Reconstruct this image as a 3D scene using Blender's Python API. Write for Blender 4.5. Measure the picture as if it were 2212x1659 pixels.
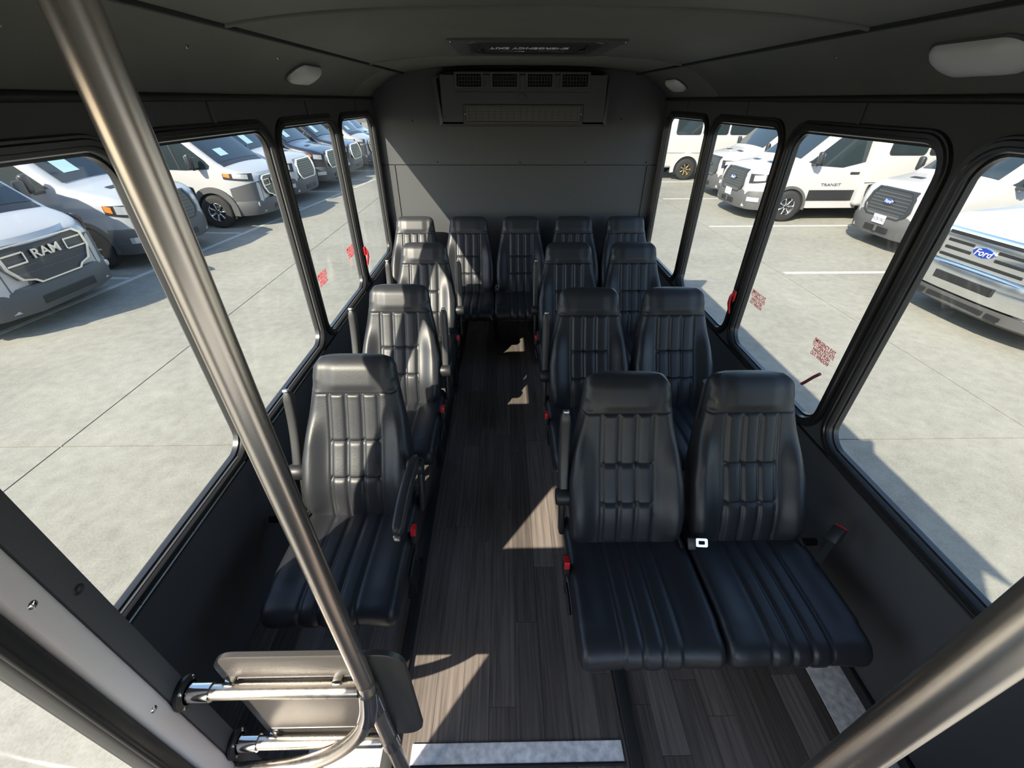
import bpy, bmesh, math, random
from mathutils import Vector, Matrix
random.seed(7)
for o in list(bpy.data.objects): bpy.data.objects.remove(o)
S = bpy.context.scene
COL = S.collection
PI = math.pi

# ------------------------------------------------------------------ camera
F_PX, IW, IH = 916.7, 2212, 1659
PITCH, YAW, ROLL = [math.radians(a) for a in (33.857, 0.9945, -0.1445)]
EYE = Vector((0, 0, 1.85))
fw = Vector((math.sin(YAW)*math.cos(PITCH), math.cos(YAW)*math.cos(PITCH), -math.sin(PITCH)))
rt = Vector((math.cos(YAW), -math.sin(YAW), 0)); dn = fw.cross(rt)
rt2 = math.cos(ROLL)*rt + math.sin(ROLL)*dn; dn2 = -math.sin(ROLL)*rt + math.cos(ROLL)*dn
cd = bpy.data.cameras.new('camera'); cam = bpy.data.objects.new('camera', cd); COL.objects.link(cam)
R3 = Matrix((rt2, -dn2, -fw)).transposed()
cam.matrix_world = Matrix.Translation(EYE) @ R3.to_4x4()
cd.sensor_fit = 'HORIZONTAL'; cd.sensor_width = 36; cd.lens = F_PX/IW*36; cd.clip_start = .02; cd.clip_end = 400
S.camera = cam

# ------------------------------------------------------------------ sky, sun, exposure
SUN_DIR = Vector((1, 1.38, -1.38)).normalized()
W = bpy.data.worlds.new('world'); S.world = W; W.use_nodes = True
nt = W.node_tree; bg = nt.nodes['Background']
sky = nt.nodes.new('ShaderNodeTexSky'); sky.sky_type = 'NISHITA'; sky.sun_disc = False
sky.sun_elevation = math.asin(-SUN_DIR.z); sky.sun_rotation = math.atan2(-SUN_DIR.x, -SUN_DIR.y)
sky.altitude = 0; sky.air_density = 1.0; sky.dust_density = 1.0; sky.ozone_density = 1.0
nt.links.new(sky.outputs[0], bg.inputs[0]); bg.inputs[1].default_value = .29
sl = bpy.data.lights.new('sun', 'SUN'); sl.energy = 7.6; sl.angle = math.radians(.55); sl.color = (1, .90, .76)
so = bpy.data.objects.new('sun', sl); COL.objects.link(so)
so.rotation_euler = SUN_DIR.to_track_quat('-Z', 'Y').to_euler(); so.location = (-20, -25, 30)
V = S.view_settings; V.view_transform = 'Standard'; V.look = 'None'; V.gamma = 1; V.use_curve_mapping = False
V.exposure = 1.0

# ------------------------------------------------------------------ materials
def mat(name, col, rough=.5, metal=0, spec=.5, bump=0, bscale=200, var=0, vscale=8, coat=0, objvar=0):
    m = bpy.data.materials.new(name); m.use_nodes = True; n = m.node_tree.nodes; L = m.node_tree.links
    b = n['Principled BSDF']; b.inputs['Base Color'].default_value = (*col, 1); b.inputs['Roughness'].default_value = rough
    b.inputs['Metallic'].default_value = metal; b.inputs['Specular IOR Level'].default_value = spec
    if coat: b.inputs['Coat Weight'].default_value = coat; b.inputs['Coat Roughness'].default_value = .05
    tc = n.new('ShaderNodeTexCoord')
    if var:
        no = n.new('ShaderNodeTexNoise'); no.inputs['Scale'].default_value = vscale; no.inputs['Detail'].default_value = 6
        L.new(tc.outputs['Object'], no.inputs['Vector'])
        mr = n.new('ShaderNodeMapRange'); mr.inputs['From Min'].default_value = .3; mr.inputs['From Max'].default_value = .7
        mr.inputs['To Min'].default_value = 1-var; mr.inputs['To Max'].default_value = 1+var; L.new(no.outputs['Fac'], mr.inputs['Value'])
        mx = n.new('ShaderNodeMix'); mx.data_type = 'RGBA'; mx.blend_type = 'MULTIPLY'; mx.inputs['Factor'].default_value = 1
        mx.inputs['A'].default_value = (*col, 1); L.new(mr.outputs['Result'], mx.inputs['B']); L.new(mx.outputs['Result'], b.inputs['Base Color'])
    if bump:
        n2 = n.new('ShaderNodeTexNoise'); n2.inputs['Scale'].default_value = bscale; n2.inputs['Detail'].default_value = 4
        L.new(tc.outputs['Object'], n2.inputs['Vector'])
        bp = n.new('ShaderNodeBump'); bp.inputs['Strength'].default_value = bump; bp.inputs['Distance'].default_value = .002
        L.new(n2.outputs['Fac'], bp.inputs['Height']); L.new(bp.outputs['Normal'], b.inputs['Normal'])
    return m

def glass(name, tint, refl=1.0):
    m = bpy.data.materials.new(name); m.use_nodes = True; n = m.node_tree.nodes; L = m.node_tree.links
    n.remove(n['Principled BSDF']); out = n['Material Output']
    tr = n.new('ShaderNodeBsdfTransparent'); tr.inputs[0].default_value = (*tint, 1)
    gl = n.new('ShaderNodeBsdfGlossy'); gl.inputs['Roughness'].default_value = .02; gl.inputs['Color'].default_value = (refl, refl, refl, 1)
    lw = n.new('ShaderNodeLayerWeight'); lw.inputs['Blend'].default_value = .5
    pw = n.new('ShaderNodeMath'); pw.operation = 'POWER'; pw.inputs[1].default_value = 5; L.new(lw.outputs['Facing'], pw.inputs[0])
    fr = n.new('ShaderNodeMath'); fr.operation = 'MULTIPLY_ADD'; fr.inputs[1].default_value = .6; fr.inputs[2].default_value = .03; L.new(pw.outputs[0], fr.inputs[0])
    mx = n.new('ShaderNodeMixShader'); L.new(fr.outputs[0], mx.inputs[0]); L.new(tr.outputs[0], mx.inputs[1]); L.new(gl.outputs[0], mx.inputs[2])
    L.new(mx.outputs[0], out.inputs[0]); return m

def plank_mat():
    m = bpy.data.materials.new('wood_plank_vinyl'); m.use_nodes = True; n = m.node_tree.nodes; L = m.node_tree.links
    b = n['Principled BSDF']; b.inputs['Roughness'].default_value = .45; b.inputs['Specular IOR Level'].default_value = .4
    tc = n.new('ShaderNodeTexCoord'); mp = n.new('ShaderNodeMapping'); mp.inputs['Scale'].default_value = (90, 2.2, 1)
    oi = n.new('ShaderNodeObjectInfo'); L.new(tc.outputs['Object'], mp.inputs['Vector'])
    sc = n.new('ShaderNodeVectorMath'); sc.operation = 'SCALE'; cb = n.new('ShaderNodeCombineXYZ')
    ml = n.new('ShaderNodeMath'); ml.operation = 'MULTIPLY'; ml.inputs[1].default_value = 50; L.new(oi.outputs['Random'], ml.inputs[0])
    L.new(ml.outputs[0], cb.inputs[0]); L.new(ml.outputs[0], cb.inputs[1])
    ad = n.new('ShaderNodeVectorMath'); ad.operation = 'ADD'; L.new(mp.outputs[0], ad.inputs[0]); L.new(cb.outputs[0], ad.inputs[1])
    no = n.new('ShaderNodeTexNoise'); no.inputs['Scale'].default_value = 1; no.inputs['Detail'].default_value = 8; no.inputs['Roughness'].default_value = .65
    L.new(ad.outputs[0], no.inputs['Vector'])
    cr = n.new('ShaderNodeValToRGB'); e = cr.color_ramp.elements
    e[0].position = .3; e[0].color = (.072, .060, .053, 1); e[1].position = .72; e[1].color = (.215, .185, .165, 1)
    L.new(no.outputs['Fac'], cr.inputs[0])
    mr = n.new('ShaderNodeMapRange'); mr.inputs['To Min'].default_value = .58; mr.inputs['To Max'].default_value = 1.25; L.new(oi.outputs['Random'], mr.inputs['Value'])
    mx = n.new('ShaderNodeMix'); mx.data_type = 'RGBA'; mx.blend_type = 'MULTIPLY'; mx.inputs['Factor'].default_value = 1
    L.new(cr.outputs[0], mx.inputs['A']); L.new(mr.outputs[0], mx.inputs['B']); L.new(mx.outputs['Result'], b.inputs['Base Color'])
    return m

def concrete_mat():
    m = bpy.data.materials.new('concrete'); m.use_nodes = True; n = m.node_tree.nodes; L = m.node_tree.links
    b = n['Principled BSDF']; b.inputs['Roughness'].default_value = .85; b.inputs['Specular IOR Level'].default_value = .2
    g = n.new('ShaderNodeNewGeometry')
    def noise(s, d=8):
        t = n.new('ShaderNodeTexNoise'); t.inputs['Scale'].default_value = s; t.inputs['Detail'].default_value = d; t.inputs['Roughness'].default_value = .6
        L.new(g.outputs['Position'], t.inputs['Vector']); return t.outputs['Fac']
    a = noise(.7); c = noise(9, 6); d = noise(60, 3)
    s1 = n.new('ShaderNodeMath'); s1.operation = 'ADD'; L.new(a, s1.inputs[0]); L.new(c, s1.inputs[1])
    s2 = n.new('ShaderNodeMath'); s2.operation = 'ADD'; L.new(s1.outputs[0], s2.inputs[0]); L.new(d, s2.inputs[1])
    dv = n.new('ShaderNodeMath'); dv.operation = 'DIVIDE'; dv.inputs[1].default_value = 3; L.new(s2.outputs[0], dv.inputs[0])
    cr = n.new('ShaderNodeValToRGB'); e = cr.color_ramp.elements
    e[0].position = .34; e[0].color = (.150, .145, .125, 1); e[1].position = .64; e[1].color = (.255, .249, .216, 1)
    L.new(dv.outputs[0], cr.inputs[0]); L.new(cr.outputs[0], b.inputs['Base Color'])
    return m

def brushed(name, col, rough, sc):
    m = mat(name, col, rough, 1.0); n = m.node_tree.nodes; L = m.node_tree.links; b = n['Principled BSDF']
    tc = n.new('ShaderNodeTexCoord'); mp = n.new('ShaderNodeMapping'); mp.inputs['Scale'].default_value = sc
    no = n.new('ShaderNodeTexNoise'); no.inputs['Scale'].default_value = 1; no.inputs['Detail'].default_value = 4
    L.new(tc.outputs['Object'], mp.inputs[0]); L.new(mp.outputs[0], no.inputs[0])
    mr = n.new('ShaderNodeMapRange'); mr.inputs['To Min'].default_value = rough*.75; mr.inputs['To Max'].default_value = rough*1.35
    L.new(no.outputs['Fac'], mr.inputs[0]); L.new(mr.outputs[0], b.inputs['Roughness']); return m

M = dict(
 leather=mat('black_vinyl', (.021, .022, .026), .38, 0, .42, .25, 350),
 leather2=mat('black_vinyl_headrest', (.026, .027, .031), .40, 0, .42, .25, 350),
 shell=mat('black_seat_plastic', (.016, .016, .017), .45),
 arm=mat('armrest_rubber', (.03, .03, .031), .38),
 steel=brushed('brushed_steel', (.74, .68, .61), .27, (60, 60, 1.2)),
 chrome=mat('polished_steel', (.72, .70, .68), .12, 1),
 wall=mat('charcoal_wall_vinyl', (.070, .073, .078), .6, 0, .35, .3, 500),
 wallside=mat('charcoal_side_vinyl', (.070, .069, .074), .6, 0, .35, .3, 500),
 ceil=mat('charcoal_padded_ceiling', (.130, .130, .114), .62, 0, .35, .3, 400, .06, 5),
 frame=mat('black_window_frame', (.02, .02, .021), .28, 0, .55),
 gasket=mat('black_rubber', (.015, .015, .015), .5),
 panel=mat('taupe_modesty_panel', (.047, .043, .040), .42, 0, .5, .2, 300),
 post=mat('beige_painted_metal', (.72, .64, .62), .45, 0, .4, .15, 300),
 dark=mat('near_black', (.008, .008, .008), .6),
 ac=mat('black_abs_plastic', (.065, .066, .066), .5, 0, .4, .35, 600),
 acgrille=mat('dark_grey_grille', (.30, .29, .27), .45),
 lens=mat('frosted_lamp_lens', (.62, .62, .60), .35),
 white=mat('white_lettering', (.85, .85, .85), .5),
 red=mat('red_plastic', (.55, .012, .02), .3),
 redprint=mat('red_print', (.75, .06, .11), .5),
 beltmetal=mat('belt_tongue_metal', (.66, .68, .72), .25, 1),
 belt=mat('black_webbing', (.02, .02, .02), .7, 0, .3, .5, 900),
 strip=mat('white_marbled_vinyl', (.74, .74, .74), .5, 0, .4, 0, 1, .28, 40),
 alu=mat('aluminium_edge', (.55, .55, .55), .35, 1),
 plank=plank_mat(), concrete=concrete_mat(),
 cabtrim=mat('light_grey_cab_trim', (.38, .38, .37), .6),  # for unseen cab walls, lightened to bounce more light inside
 joint=mat('slab_joint_filler', (.095, .083, .07), .9),
 line=mat('white_road_paint', (.37, .37, .35), .7, 0, .3, 0, 1, .12, 6),
 glass=glass('tinted_glass', (.88, .893, .872), .8), doorglass=glass('clear_glass', (.97, .975, .965), .8),
 paint=mat('white_car_paint', (.345, .345, .345), .35, 0, .5, 0, 1, 0, 1, .6),
 paintblk=mat('black_car_paint', (.012, .014, .022), .3, 0, .5, 0, 1, 0, 1, .8),
 silver=mat('silver_white_car_paint', (.32, .33, .345), .32, 0, .5, 0, 1, 0, 1, .6),
 cladding=mat('grey_bumper_plastic', (.068, .068, .068), .6, 0, .4),
 grille=mat('black_grille_plastic', (.02, .021, .023), .4),
 carglass=mat('dark_car_glass', (.018, .026, .030), .05, 0, .6),
 carchrome=mat('bright_trim_chrome', (.78, .79, .80), .15, 1),
 lamp=mat('headlamp_lens', (.42, .43, .45), .1, .3, .6),
 amber=mat('amber_marker', (.75, .16, .03), .3),
 tyre=mat('tyre_rubber', (.022, .022, .022), .8, 0, .3),
 blue=mat('blue_emblem', (.01, .035, .22), .25),
 plate=mat('white_licence_plate', (.75, .75, .73), .5),
 paper=mat('window_price_sheet', (.40, .55, .56), .6),
 darktext=mat('dark_lettering', (.05, .05, .09), .5),
 whitebus=mat('white_bus_fibreglass', (.35, .35, .345), .4, 0, .5),
)

# ------------------------------------------------------------------ mesh builders
class MB:
    def __init__(s): s.v = []; s.f = []
    def add(s, v, f):
        k = len(s.v); s.v += [tuple(p) for p in v]; s.f += [tuple(i+k for i in q) for q in f]; return s
    def box(s, c, d, rot=None):
        x, y, z = d[0]/2, d[1]/2, d[2]/2
        v = [Vector((a*x, b*y, e*z)) for a in (-1, 1) for b in (-1, 1) for e in (-1, 1)]
        if rot is not None: v = [rot @ p for p in v]
        v = [p+Vector(c) for p in v]
        return s.add(v, [(0, 1, 3, 2), (4, 6, 7, 5), (0, 4, 5, 1), (2, 3, 7, 6), (0, 2, 6, 4), (1, 5, 7, 3)])
    def rbox(s, c, d, r, seg=2, rot=None):
        bm = bmesh.new(); bmesh.ops.create_cube(bm, size=1)
        for v in bm.verts: v.co = Vector((v.co.x*d[0], v.co.y*d[1], v.co.z*d[2]))
        bmesh.ops.bevel(bm, geom=bm.edges[:], offset=min(r, min(d)*.49), segments=seg, profile=.5, affect='EDGES')
        bm.verts.index_update()
        vs = [(rot @ v.co if rot is not None else v.co)+Vector(c) for v in bm.verts]
        fs = [[v.index for v in f.verts] for f in bm.faces]; bm.free(); return s.add(vs, fs)
    def tube(s, pts, r, n=16):
        pts = [Vector(p) for p in pts]; t0 = (pts[1]-pts[0]).normalized()
        up = Vector((0, 0, 1)) if abs(t0.z) < .9 else Vector((1, 0, 0)); a = t0.cross(up).normalized(); vs = []; N = len(pts)
        for i, p in enumerate(pts):
            t = (pts[min(i+1, N-1)]-pts[max(i-1, 0)]).normalized(); a = (a-t*a.dot(t)).normalized(); b = t.cross(a)
            rr = r[i] if isinstance(r, (list, tuple)) else r
            vs += [p+rr*(math.cos(2*PI*k/n)*a+math.sin(2*PI*k/n)*b) for k in range(n)]
        fs = [(i*n+k, i*n+(k+1) % n, (i+1)*n+(k+1) % n, (i+1)*n+k) for i in range(N-1) for k in range(n)]
        fs += [tuple(range(n))[::-1], tuple(range((N-1)*n, N*n))]; return s.add(vs, fs)
    def lathe(s, prof, n=24, fn=lambda r, a, h: (r*math.cos(a), r*math.sin(a), h)):
        vs = []; N = len(prof)
        for r, h in prof: vs += [fn(max(r, 1e-4), 2*PI*k/n, h) for k in range(n)]
        fs = [(i*n+k, i*n+(k+1) % n, (i+1)*n+(k+1) % n, (i+1)*n+k) for i in range(N-1) for k in range(n)]
        return s.add(vs, fs)
    def loops(s, L, closed=True, capA=False, capB=False, ring=False):
        n = len(L[0]); vs = [p for l in L for p in l]; N = len(L)
        m = n if closed else n-1
        fs = [(i*n+k, i*n+(k+1) % n, (i+1)*n+(k+1) % n, (i+1)*n+k) for i in range(N-1) for k in range(m)]
        if ring: fs += [((N-1)*n+k, (N-1)*n+(k+1) % n, (k+1) % n, k) for k in range(m)]
        if capA: fs.append(tuple(range(n))[::-1])
        if capB: fs.append(tuple(range((N-1)*n, N*n)))
        return s.add(vs, fs)
    def prism(s, poly, fn, w0, w1):
        return s.loops([[fn(u, v, w0) for u, v in poly], [fn(u, v, w1) for u, v in poly]], True, True, True)
    def mesh(s, name, m, smooth=None, fix=True):
        me = bpy.data.meshes.new(name); me.from_pydata(s.v, [], s.f); me.validate()
        if fix:
            bm = bmesh.new(); bm.from_mesh(me); bmesh.ops.recalc_face_normals(bm, faces=bm.faces[:]); bm.to_mesh(me); bm.free()
        me.materials.append(m)
        if smooth is not None:
            for p in me.polygons: p.use_smooth = True
            me.set_sharp_from_angle(angle=math.radians(smooth))
        return me
    def build(s, name, m, parent=None, smooth=None, loc=(0, 0, 0)):
        return put(name, s.mesh(name, m, smooth), parent, loc)

def put(name, me, parent=None, loc=(0, 0, 0), rot=None):
    o = bpy.data.objects.new(name, me); COL.objects.link(o); o.location = loc
    if rot is not None: o.rotation_euler = rot
    if parent is not None: o.parent = parent
    return o
def tag(o, label, cat, group=None, kind=None):
    o['label'] = label; o['category'] = cat
    if group: o['group'] = group
    if kind: o['kind'] = kind
    return o
def empty(name, loc=(0, 0, 0), rz=0):
    o = bpy.data.objects.new(name, None); COL.objects.link(o); o.location = loc; o.rotation_euler = (0, 0, rz); o.empty_display_size = .1; return o
def copy_tree(o, parent=None):
    c = o.copy(); COL.objects.link(c); c.parent = parent
    for ch in list(o.children): copy_tree(ch, c)
    return c
def text_mesh(txt, size, m, ext=.0006, align='CENTER', shear=0, bold=0, sx=1):
    cu = bpy.data.curves.new('t', 'FONT'); cu.body = txt; cu.size = size; cu.extrude = ext; cu.align_x = align; cu.align_y = 'CENTER'; cu.shear = shear; cu.offset = bold
    cu.space_line = .82; cu.resolution_u = 3
    o = bpy.data.objects.new('t', cu); COL.objects.link(o); dg = bpy.context.evaluated_depsgraph_get()
    me = bpy.data.meshes.new_from_object(o.evaluated_get(dg)); bpy.data.objects.remove(o); bpy.data.curves.remove(cu)
    if sx != 1:
        for v in me.vertices: v.co.x *= sx
    me.materials.clear(); me.materials.append(m); return me
def translucent(m, w=.6):
    n = m.node_tree.nodes; L = m.node_tree.links; b = n['Principled BSDF']; t = n.new('ShaderNodeBsdfTranslucent'); t.inputs[0].default_value = b.inputs['Base Color'].default_value
    x = n.new('ShaderNodeMixShader'); x.inputs[0].default_value = w; L.new(b.outputs[0], x.inputs[1]); L.new(t.outputs[0], x.inputs[2]); L.new(x.outputs[0], n['Material Output'].inputs[0])
def orient(o, right, up):
    r = Vector(right).normalized(); u = Vector(up).normalized(); n = r.cross(u)
    o.rotation_euler = Matrix((r, u, n)).transposed().to_euler()
def rrect(cu, cv, hu, hv, r, n=6):
    p = []
    for (su, sv, a0) in ((1, 1, 0), (-1, 1, PI/2), (-1, -1, PI), (1, -1, 3*PI/2)):
        for k in range(n+1):
            a = a0+PI/2*k/n; p.append((cu+su*(hu-r)+r*math.cos(a), cv+sv*(hv-r)+r*math.sin(a)))
    return p
def interp(T, x):
    if x <= T[0][0]: return T[0][1]
    for (a, p), (b, q) in zip(T, T[1:]):
        if x <= b: return p+(q-p)*(x-a)/(b-a)
    return T[-1][1]
def sstep(a, b, x):
    t = min(1, max(0, (x-a)/(b-a))); return t*t*(3-2*t)

# ------------------------------------------------------------------ dimensions of the coach
GL, GR = -1.079, 1.343          # glass planes
WL, WR = -1.06, 1.325           # inner wall faces
YB, YF = 4.10, .46              # rear wall, start of the coach body
ZS, ZT = .677, 1.731            # window glass bottom / top
WFAR = [1.318+.898*k for k in range(4)]; WW = .795
XC = .1325
GZ = -.75

# ------------------------------------------------------------------ floor
fl = tag(MB().box((XC, 1.4, -.03), (2.42, 5.7, .05)).build('floor', M['gasket']), 'dark wood plank vinyl floor of the coach', 'floor', kind='structure')
PW = .099; x0 = -.0705-PW*10
i = 0; planks = {}
for r in range(-1, 24):
    xa = x0+PW*(r); xb = xa+PW
    xa = max(xa, WL); xb = min(xb, 1.165)
    if xb-xa < .015: continue
    y = -1.3-random.random()*.8
    while y < YB:
        ln = random.choice((.62, .9, .9, 1.05)); y2 = min(y+ln, YB); y1 = max(y, -1.3)
        if y2-y1 > .02:
            me = MB().box((0, 0, 0), (xb-xa-.0012, y2-y1-.0012, .004)).mesh('plank', M['plank'])
            put('plank', me, fl, ((xa+xb)/2, (y1+y2)/2, -.002))
        y += ln
put('edge_strip', MB().box((0, 0, 0), (.14, 5.4, .006)).mesh('edge_strip', M['strip']), fl, (1.238, 1.45, -.001))
put('edge_trim', MB().rbox((0, 0, 0), (.022, 5.4, .05), .006).mesh('edge_trim', M['gasket'], 40), fl, (1.315, 1.45, .022))
put('nosing_strip', MB().rbox((0, 0, 0), (.72, .058, .008), .002).mesh('nosing_strip', M['strip']), fl, (.03, .500, .002))
put('nosing_strip', MB().rbox((0, 0, 0), (.30, .058, .008), .002).mesh('nosing_strip', M['strip']), fl, (-.53, .500, .002))
put('nosing_strip', MB().rbox((0, 0, 0), (.72, .010, .012), .003).mesh('nosing_edge', M['gasket']), fl, (.03, .466, .003))
# seat tracks on the floor
for tx, nm in ((.425, 'r'), (-.405, 'l')):
    t = MB(); t.rbox((0, 0, .012), (.042, 3.6, .024), .004)
    o = t.build('seat_track', M['gasket'], fl, 40, (tx, 2.15, 0))
put('track_edge', MB().box((0, 0, 0), (.006, 3.6, .016)).mesh('track_edge', M['alu']), fl, (.399, 2.15, .008))

# ------------------------------------------------------------------ side walls with windows
def side_wall(side):
    g, w = (GL, WL) if side < 0 else (GR, WR)
    out = g+side*.02
    b = MB(); cx = (w+out)/2; th = abs(out-w)
    def bx(y0, y1, z0, z1): b.box((cx, (y0+y1)/2, (z0+z1)/2), (th, y1-y0, z1-z0))
    e = .002
    y0 = YF if side < 0 else .16
    bx(y0, YB+.05, -.06, ZS-e); bx(y0, YB+.05, ZT+e, 1.88)
    ys = [y0]+[v for f in WFAR for v in (f-WW-e, f+e)]+[YB+.05]
    for k in range(0, len(ys), 2):
        if ys[k+1]-ys[k] > .005: bx(ys[k], ys[k+1], ZS-e, ZT+e)
    nm = 'wall_left' if side < 0 else 'wall_right'
    o = tag(b.build(nm, M['wallside']), 'charcoal vinyl side wall %s of the coach' % ('on the door side' if side < 0 else 'on the driver side'), 'wall', kind='structure')
    # upper panel joint covers
    for k in range(4):
        y = WFAR[k]-WW/2+.02
        c = MB().rbox((0, 0, 0), (.008, .022, .09), .003)
        c.build('joint_cover', M['wallside'], o, 40, (w-side*.003, y, 1.81))
    # cove joint piping
    p = MB().tube([(w-side*.012, YF, 1.853), (w-side*.012, YB, 1.853)], .012, 10); p.build('piping', M['gasket'], o, 60)
    p = MB().rbox((w-side*.006, (YF+YB)/2, .632), (.012, YB-YF, .006), .002); p.build('sill_seam', M['gasket'], o)
    for k, f in enumerate(WFAR):
        n = (k+1) if side < 0 else (k+5)
        cy, cz, hy, hz = f-WW/2, (ZS+ZT)/2, WW/2, (ZT-ZS)/2
        root = empty('window_%d' % n, (g, cy, ZS))
        tag(root, ['', 'first', 'second', 'third', 'fourth'][k+1]+' window from the front in the %s wall, black frame' % ('door-side' if side < 0 else 'driver-side'), 'window', kind='structure')
        inn = w-side*.016
        prof = [(-.004, g+side*.012), (-.004, g-side*.008), (.003, g-side*.008), (.005, inn+side*.012), (.009, inn+side*.004), (.018, inn+side*.004), (.021, inn), (.033, inn), (.037, inn+side*.006), (.043, inn+side*.006), (.047, inn+side*.014), (.047, w+side*.02)]
        L = []
        for off, x in prof:
            L.append([(x-g, u-cy, v-ZS) for u, v in rrect(cy, cz, hy+off, hz+off, .085+off, 8)])
        MB().loops(L).build('frame', M['frame'], root, 35)
        pr = [(u-cy, v-ZS) for u, v in rrect(cy, cz, hy, hz, .085, 8)]
        MB().prism(pr, lambda u, v, q: (q, u, v), -.002, .002).build('pane', M['glass'] , root)
        # inner rail line on the lower frame
        MB().tube([(inn-g-side*.001, -hy+.07, -.027), (inn-g-side*.001, hy-.07, -.027)], .003, 8).build('rail', M['alu'] if side < 0 else M['frame'], root, 60)
        for q in (-.25, 0, .25):
            MB().lathe([(0, 0), (.004, 0), (.004, .002), (0, .003)], 8, lambda r, a, h: (inn-g-side*h, q+r*math.cos(a), -.027+r*math.sin(a))).build('screw', M['gasket'], root)
    return o
side_wall(-1); side_wall(1)

# ------------------------------------------------------------------ rear wall
bw = tag(MB().box((XC, YB+.04, .95), (2.5, .06, 2.4)).build('wall_back', M['gasket']), 'charcoal vinyl panelled rear wall of the coach', 'wall', kind='structure')
def wpanel(x0, x1, z0, z1):
    MB().rbox(((x0+x1)/2, YB+.006, (z0+z1)/2), (x1-x0, .014, z1-z0), .002).build('panel', M['wall'], bw)
ZJ = 1.378
wpanel(WL-.02, WR+.02, ZJ+.003, 2.12); wpanel(-.937, 1.235, .02, ZJ-.003); wpanel(WL-.02, -.943, .02, ZJ-.003); wpanel(1.241, WR+.02, .02, ZJ-.003)
def screw(parent, p, axis=1, m='gasket', r=.008):
    MB().lathe([(0, .006), (r*.6, .005), (r, 0)], 10, lambda q, a, h: (q*math.cos(a), -h, q*math.sin(a)) if axis == 1 else (q*math.cos(a), q*math.sin(a), -h)).build('screw', M[m], parent, 60, p)
for p in ((-.75, 1.703), (.965, 1.718), (-.575, 1.402), (.135, 1.398), (.70, 1.40), (1.225, 1.40)): screw(bw, (p[0], YB, p[1]))

# ------------------------------------------------------------------ ceiling
CE, CZ = .915, 2.022            # half width of centre panel, edge height
def cz(x):
    t = abs(x-XC)/CE; return 2.062-.042*t**3.2
ce = tag(MB().loops([[(x, y, z) for x, z in ((XC-1.225, 1.885), (XC-.95, 2.085), (XC, 2.13), (XC+.95, 2.085), (XC+1.225, 1.885), (XC+1.20, 1.885), (XC+.93, 2.07), (XC, 2.11), (XC-.93, 2.07), (XC-1.20, 1.885))] for y in (-1.15, 4.27)], True, True, True).build('ceiling', M['gasket']), 'charcoal padded vinyl ceiling with coved sides', 'ceiling', kind='structure')  # outer roof shell is unseen, added to block sun and shape the shadow
YS = [-1.1, 1.55, 3.08, YB+.02]
for a, b in zip(YS, YS[1:]):
    xs = [XC-CE+2*CE*k/40 for k in range(41)]
    bot = [[(x, y, cz(x)+.0) for x in xs] for y in (a+.002, b-.002)]
    m = MB(); lp = []
    for y, dz in ((a+.001, .01), (a+.012, 0), (b-.012, 0), (b-.001, .01)):
        lp.append([(x, y, cz(x)+dz) for x in xs])
    m.loops(lp, False); m.loops([[(x, y, cz(x)+.03) for x in xs] for y in (a, b)], False)
    m.build('ceiling_panel', M['ceil'], ce, 50)
for y in YS[1:3]:
    MB().tube([(XC-CE+2*CE*k/40, y, cz(XC-CE+2*CE*k/40)+.001) for k in range(41)], .009, 8).build('seam_bead', M['ceil'], ce, 60)
for side, w in ((-1, WL), (1, WR)):
    e = XC+side*CE
    for a, b in ((-1.1, 3.12 if side > 0 else 3.55), (3.12 if side > 0 else 3.55, YB+.02)):
        L = []
        for y, dz in ((a+.001, .01), (a+.012, 0), (b-.012, 0), (b-.001, .01)):
            L.append([(w+(e-w)*t+side*-.0, y, 1.852+(CZ-1.852)*(t**.8)-.012*math.sin(PI*t)*-1+dz) for t in [k/10 for k in range(11)]])
        MB().loops(L, False).build('cove_panel', M['ceil'], ce, 60)
    MB().tube([(e, -1.1, CZ-.001), (e, YB, CZ-.001)], .011, 8).build('cove_piping', M['dark'], ce, 60)
for p in ((-.92, 1.02), (-.90, 1.55), (-.88, 2.1), (1.18, 1.1), (1.16, 1.85)):
    t = abs((p[0]-(WL if p[0] < 0 else WR))/((XC-CE if p[0] < 0 else XC+CE)-(WL if p[0] < 0 else WR)))
    screw(ce, (p[0], p[1], 1.852+(CZ-1.852)*t**.8+.012*math.sin(PI*t)), 2, 'chrome', .006)

# roof hatch
ht = empty('roof_hatch', (.145, 2.63, 2.0575)); tag(ht, 'black roof escape hatch lettered EMERGENCY EXIT in the ceiling', 'hatch')
L = []
for off, z in ((0, .012), (0, -.004), (-.006, -.007), (-.055, -.006), (-.075, -.003), (-.085, .004)):
    L.append([(u, v, z) for u, v in rrect(0, 0, .385+off, .375+off, max(.012, .03-off*.9), 6)])
MB().loops(L).build('frame', M['ac'], ht, 40)
MB().prism(rrect(0, 0, .31, .30, .09, 6), lambda u, v, q: (u, v, q), .0005, .006).build('hatch_lid', M['dark'], ht)
L = [[(u, v, z) for u, v in rrect(0, 0, .30+o, .29+o, .09+o, 8)] for o, z in ((-.012, .001), (-.006, -.004), (.004, -.004), (.008, .002))]
MB().loops(L).build('rim', M['frame'], ht, 50)
o = put('lettering', text_mesh('EMERGENCY EXIT', .115, M['white'], .0006, bold=.0012, sx=.42), ht, (-.02, .0, -.0008)); orient(o, (-1, 0, 0), (0, 1, 0))
for sx in (-1, 1):
    m = MB().tube([(sx*.245, -.13, -.002), (sx*.262, 0, -.006), (sx*.245, .13, -.002)], .005, 8); m.build('handle', M['frame'], ht, 60)
    MB().rbox((sx*.10, .16, -.001), (.13, .03, .004), .001, rot=Matrix.Rotation(sx*.12, 3, 'Z')).build('latch', M['chrome'], ht)
    screw(ht, (sx*.365, -.355, -.005), 2, 'chrome', .007)

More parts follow.
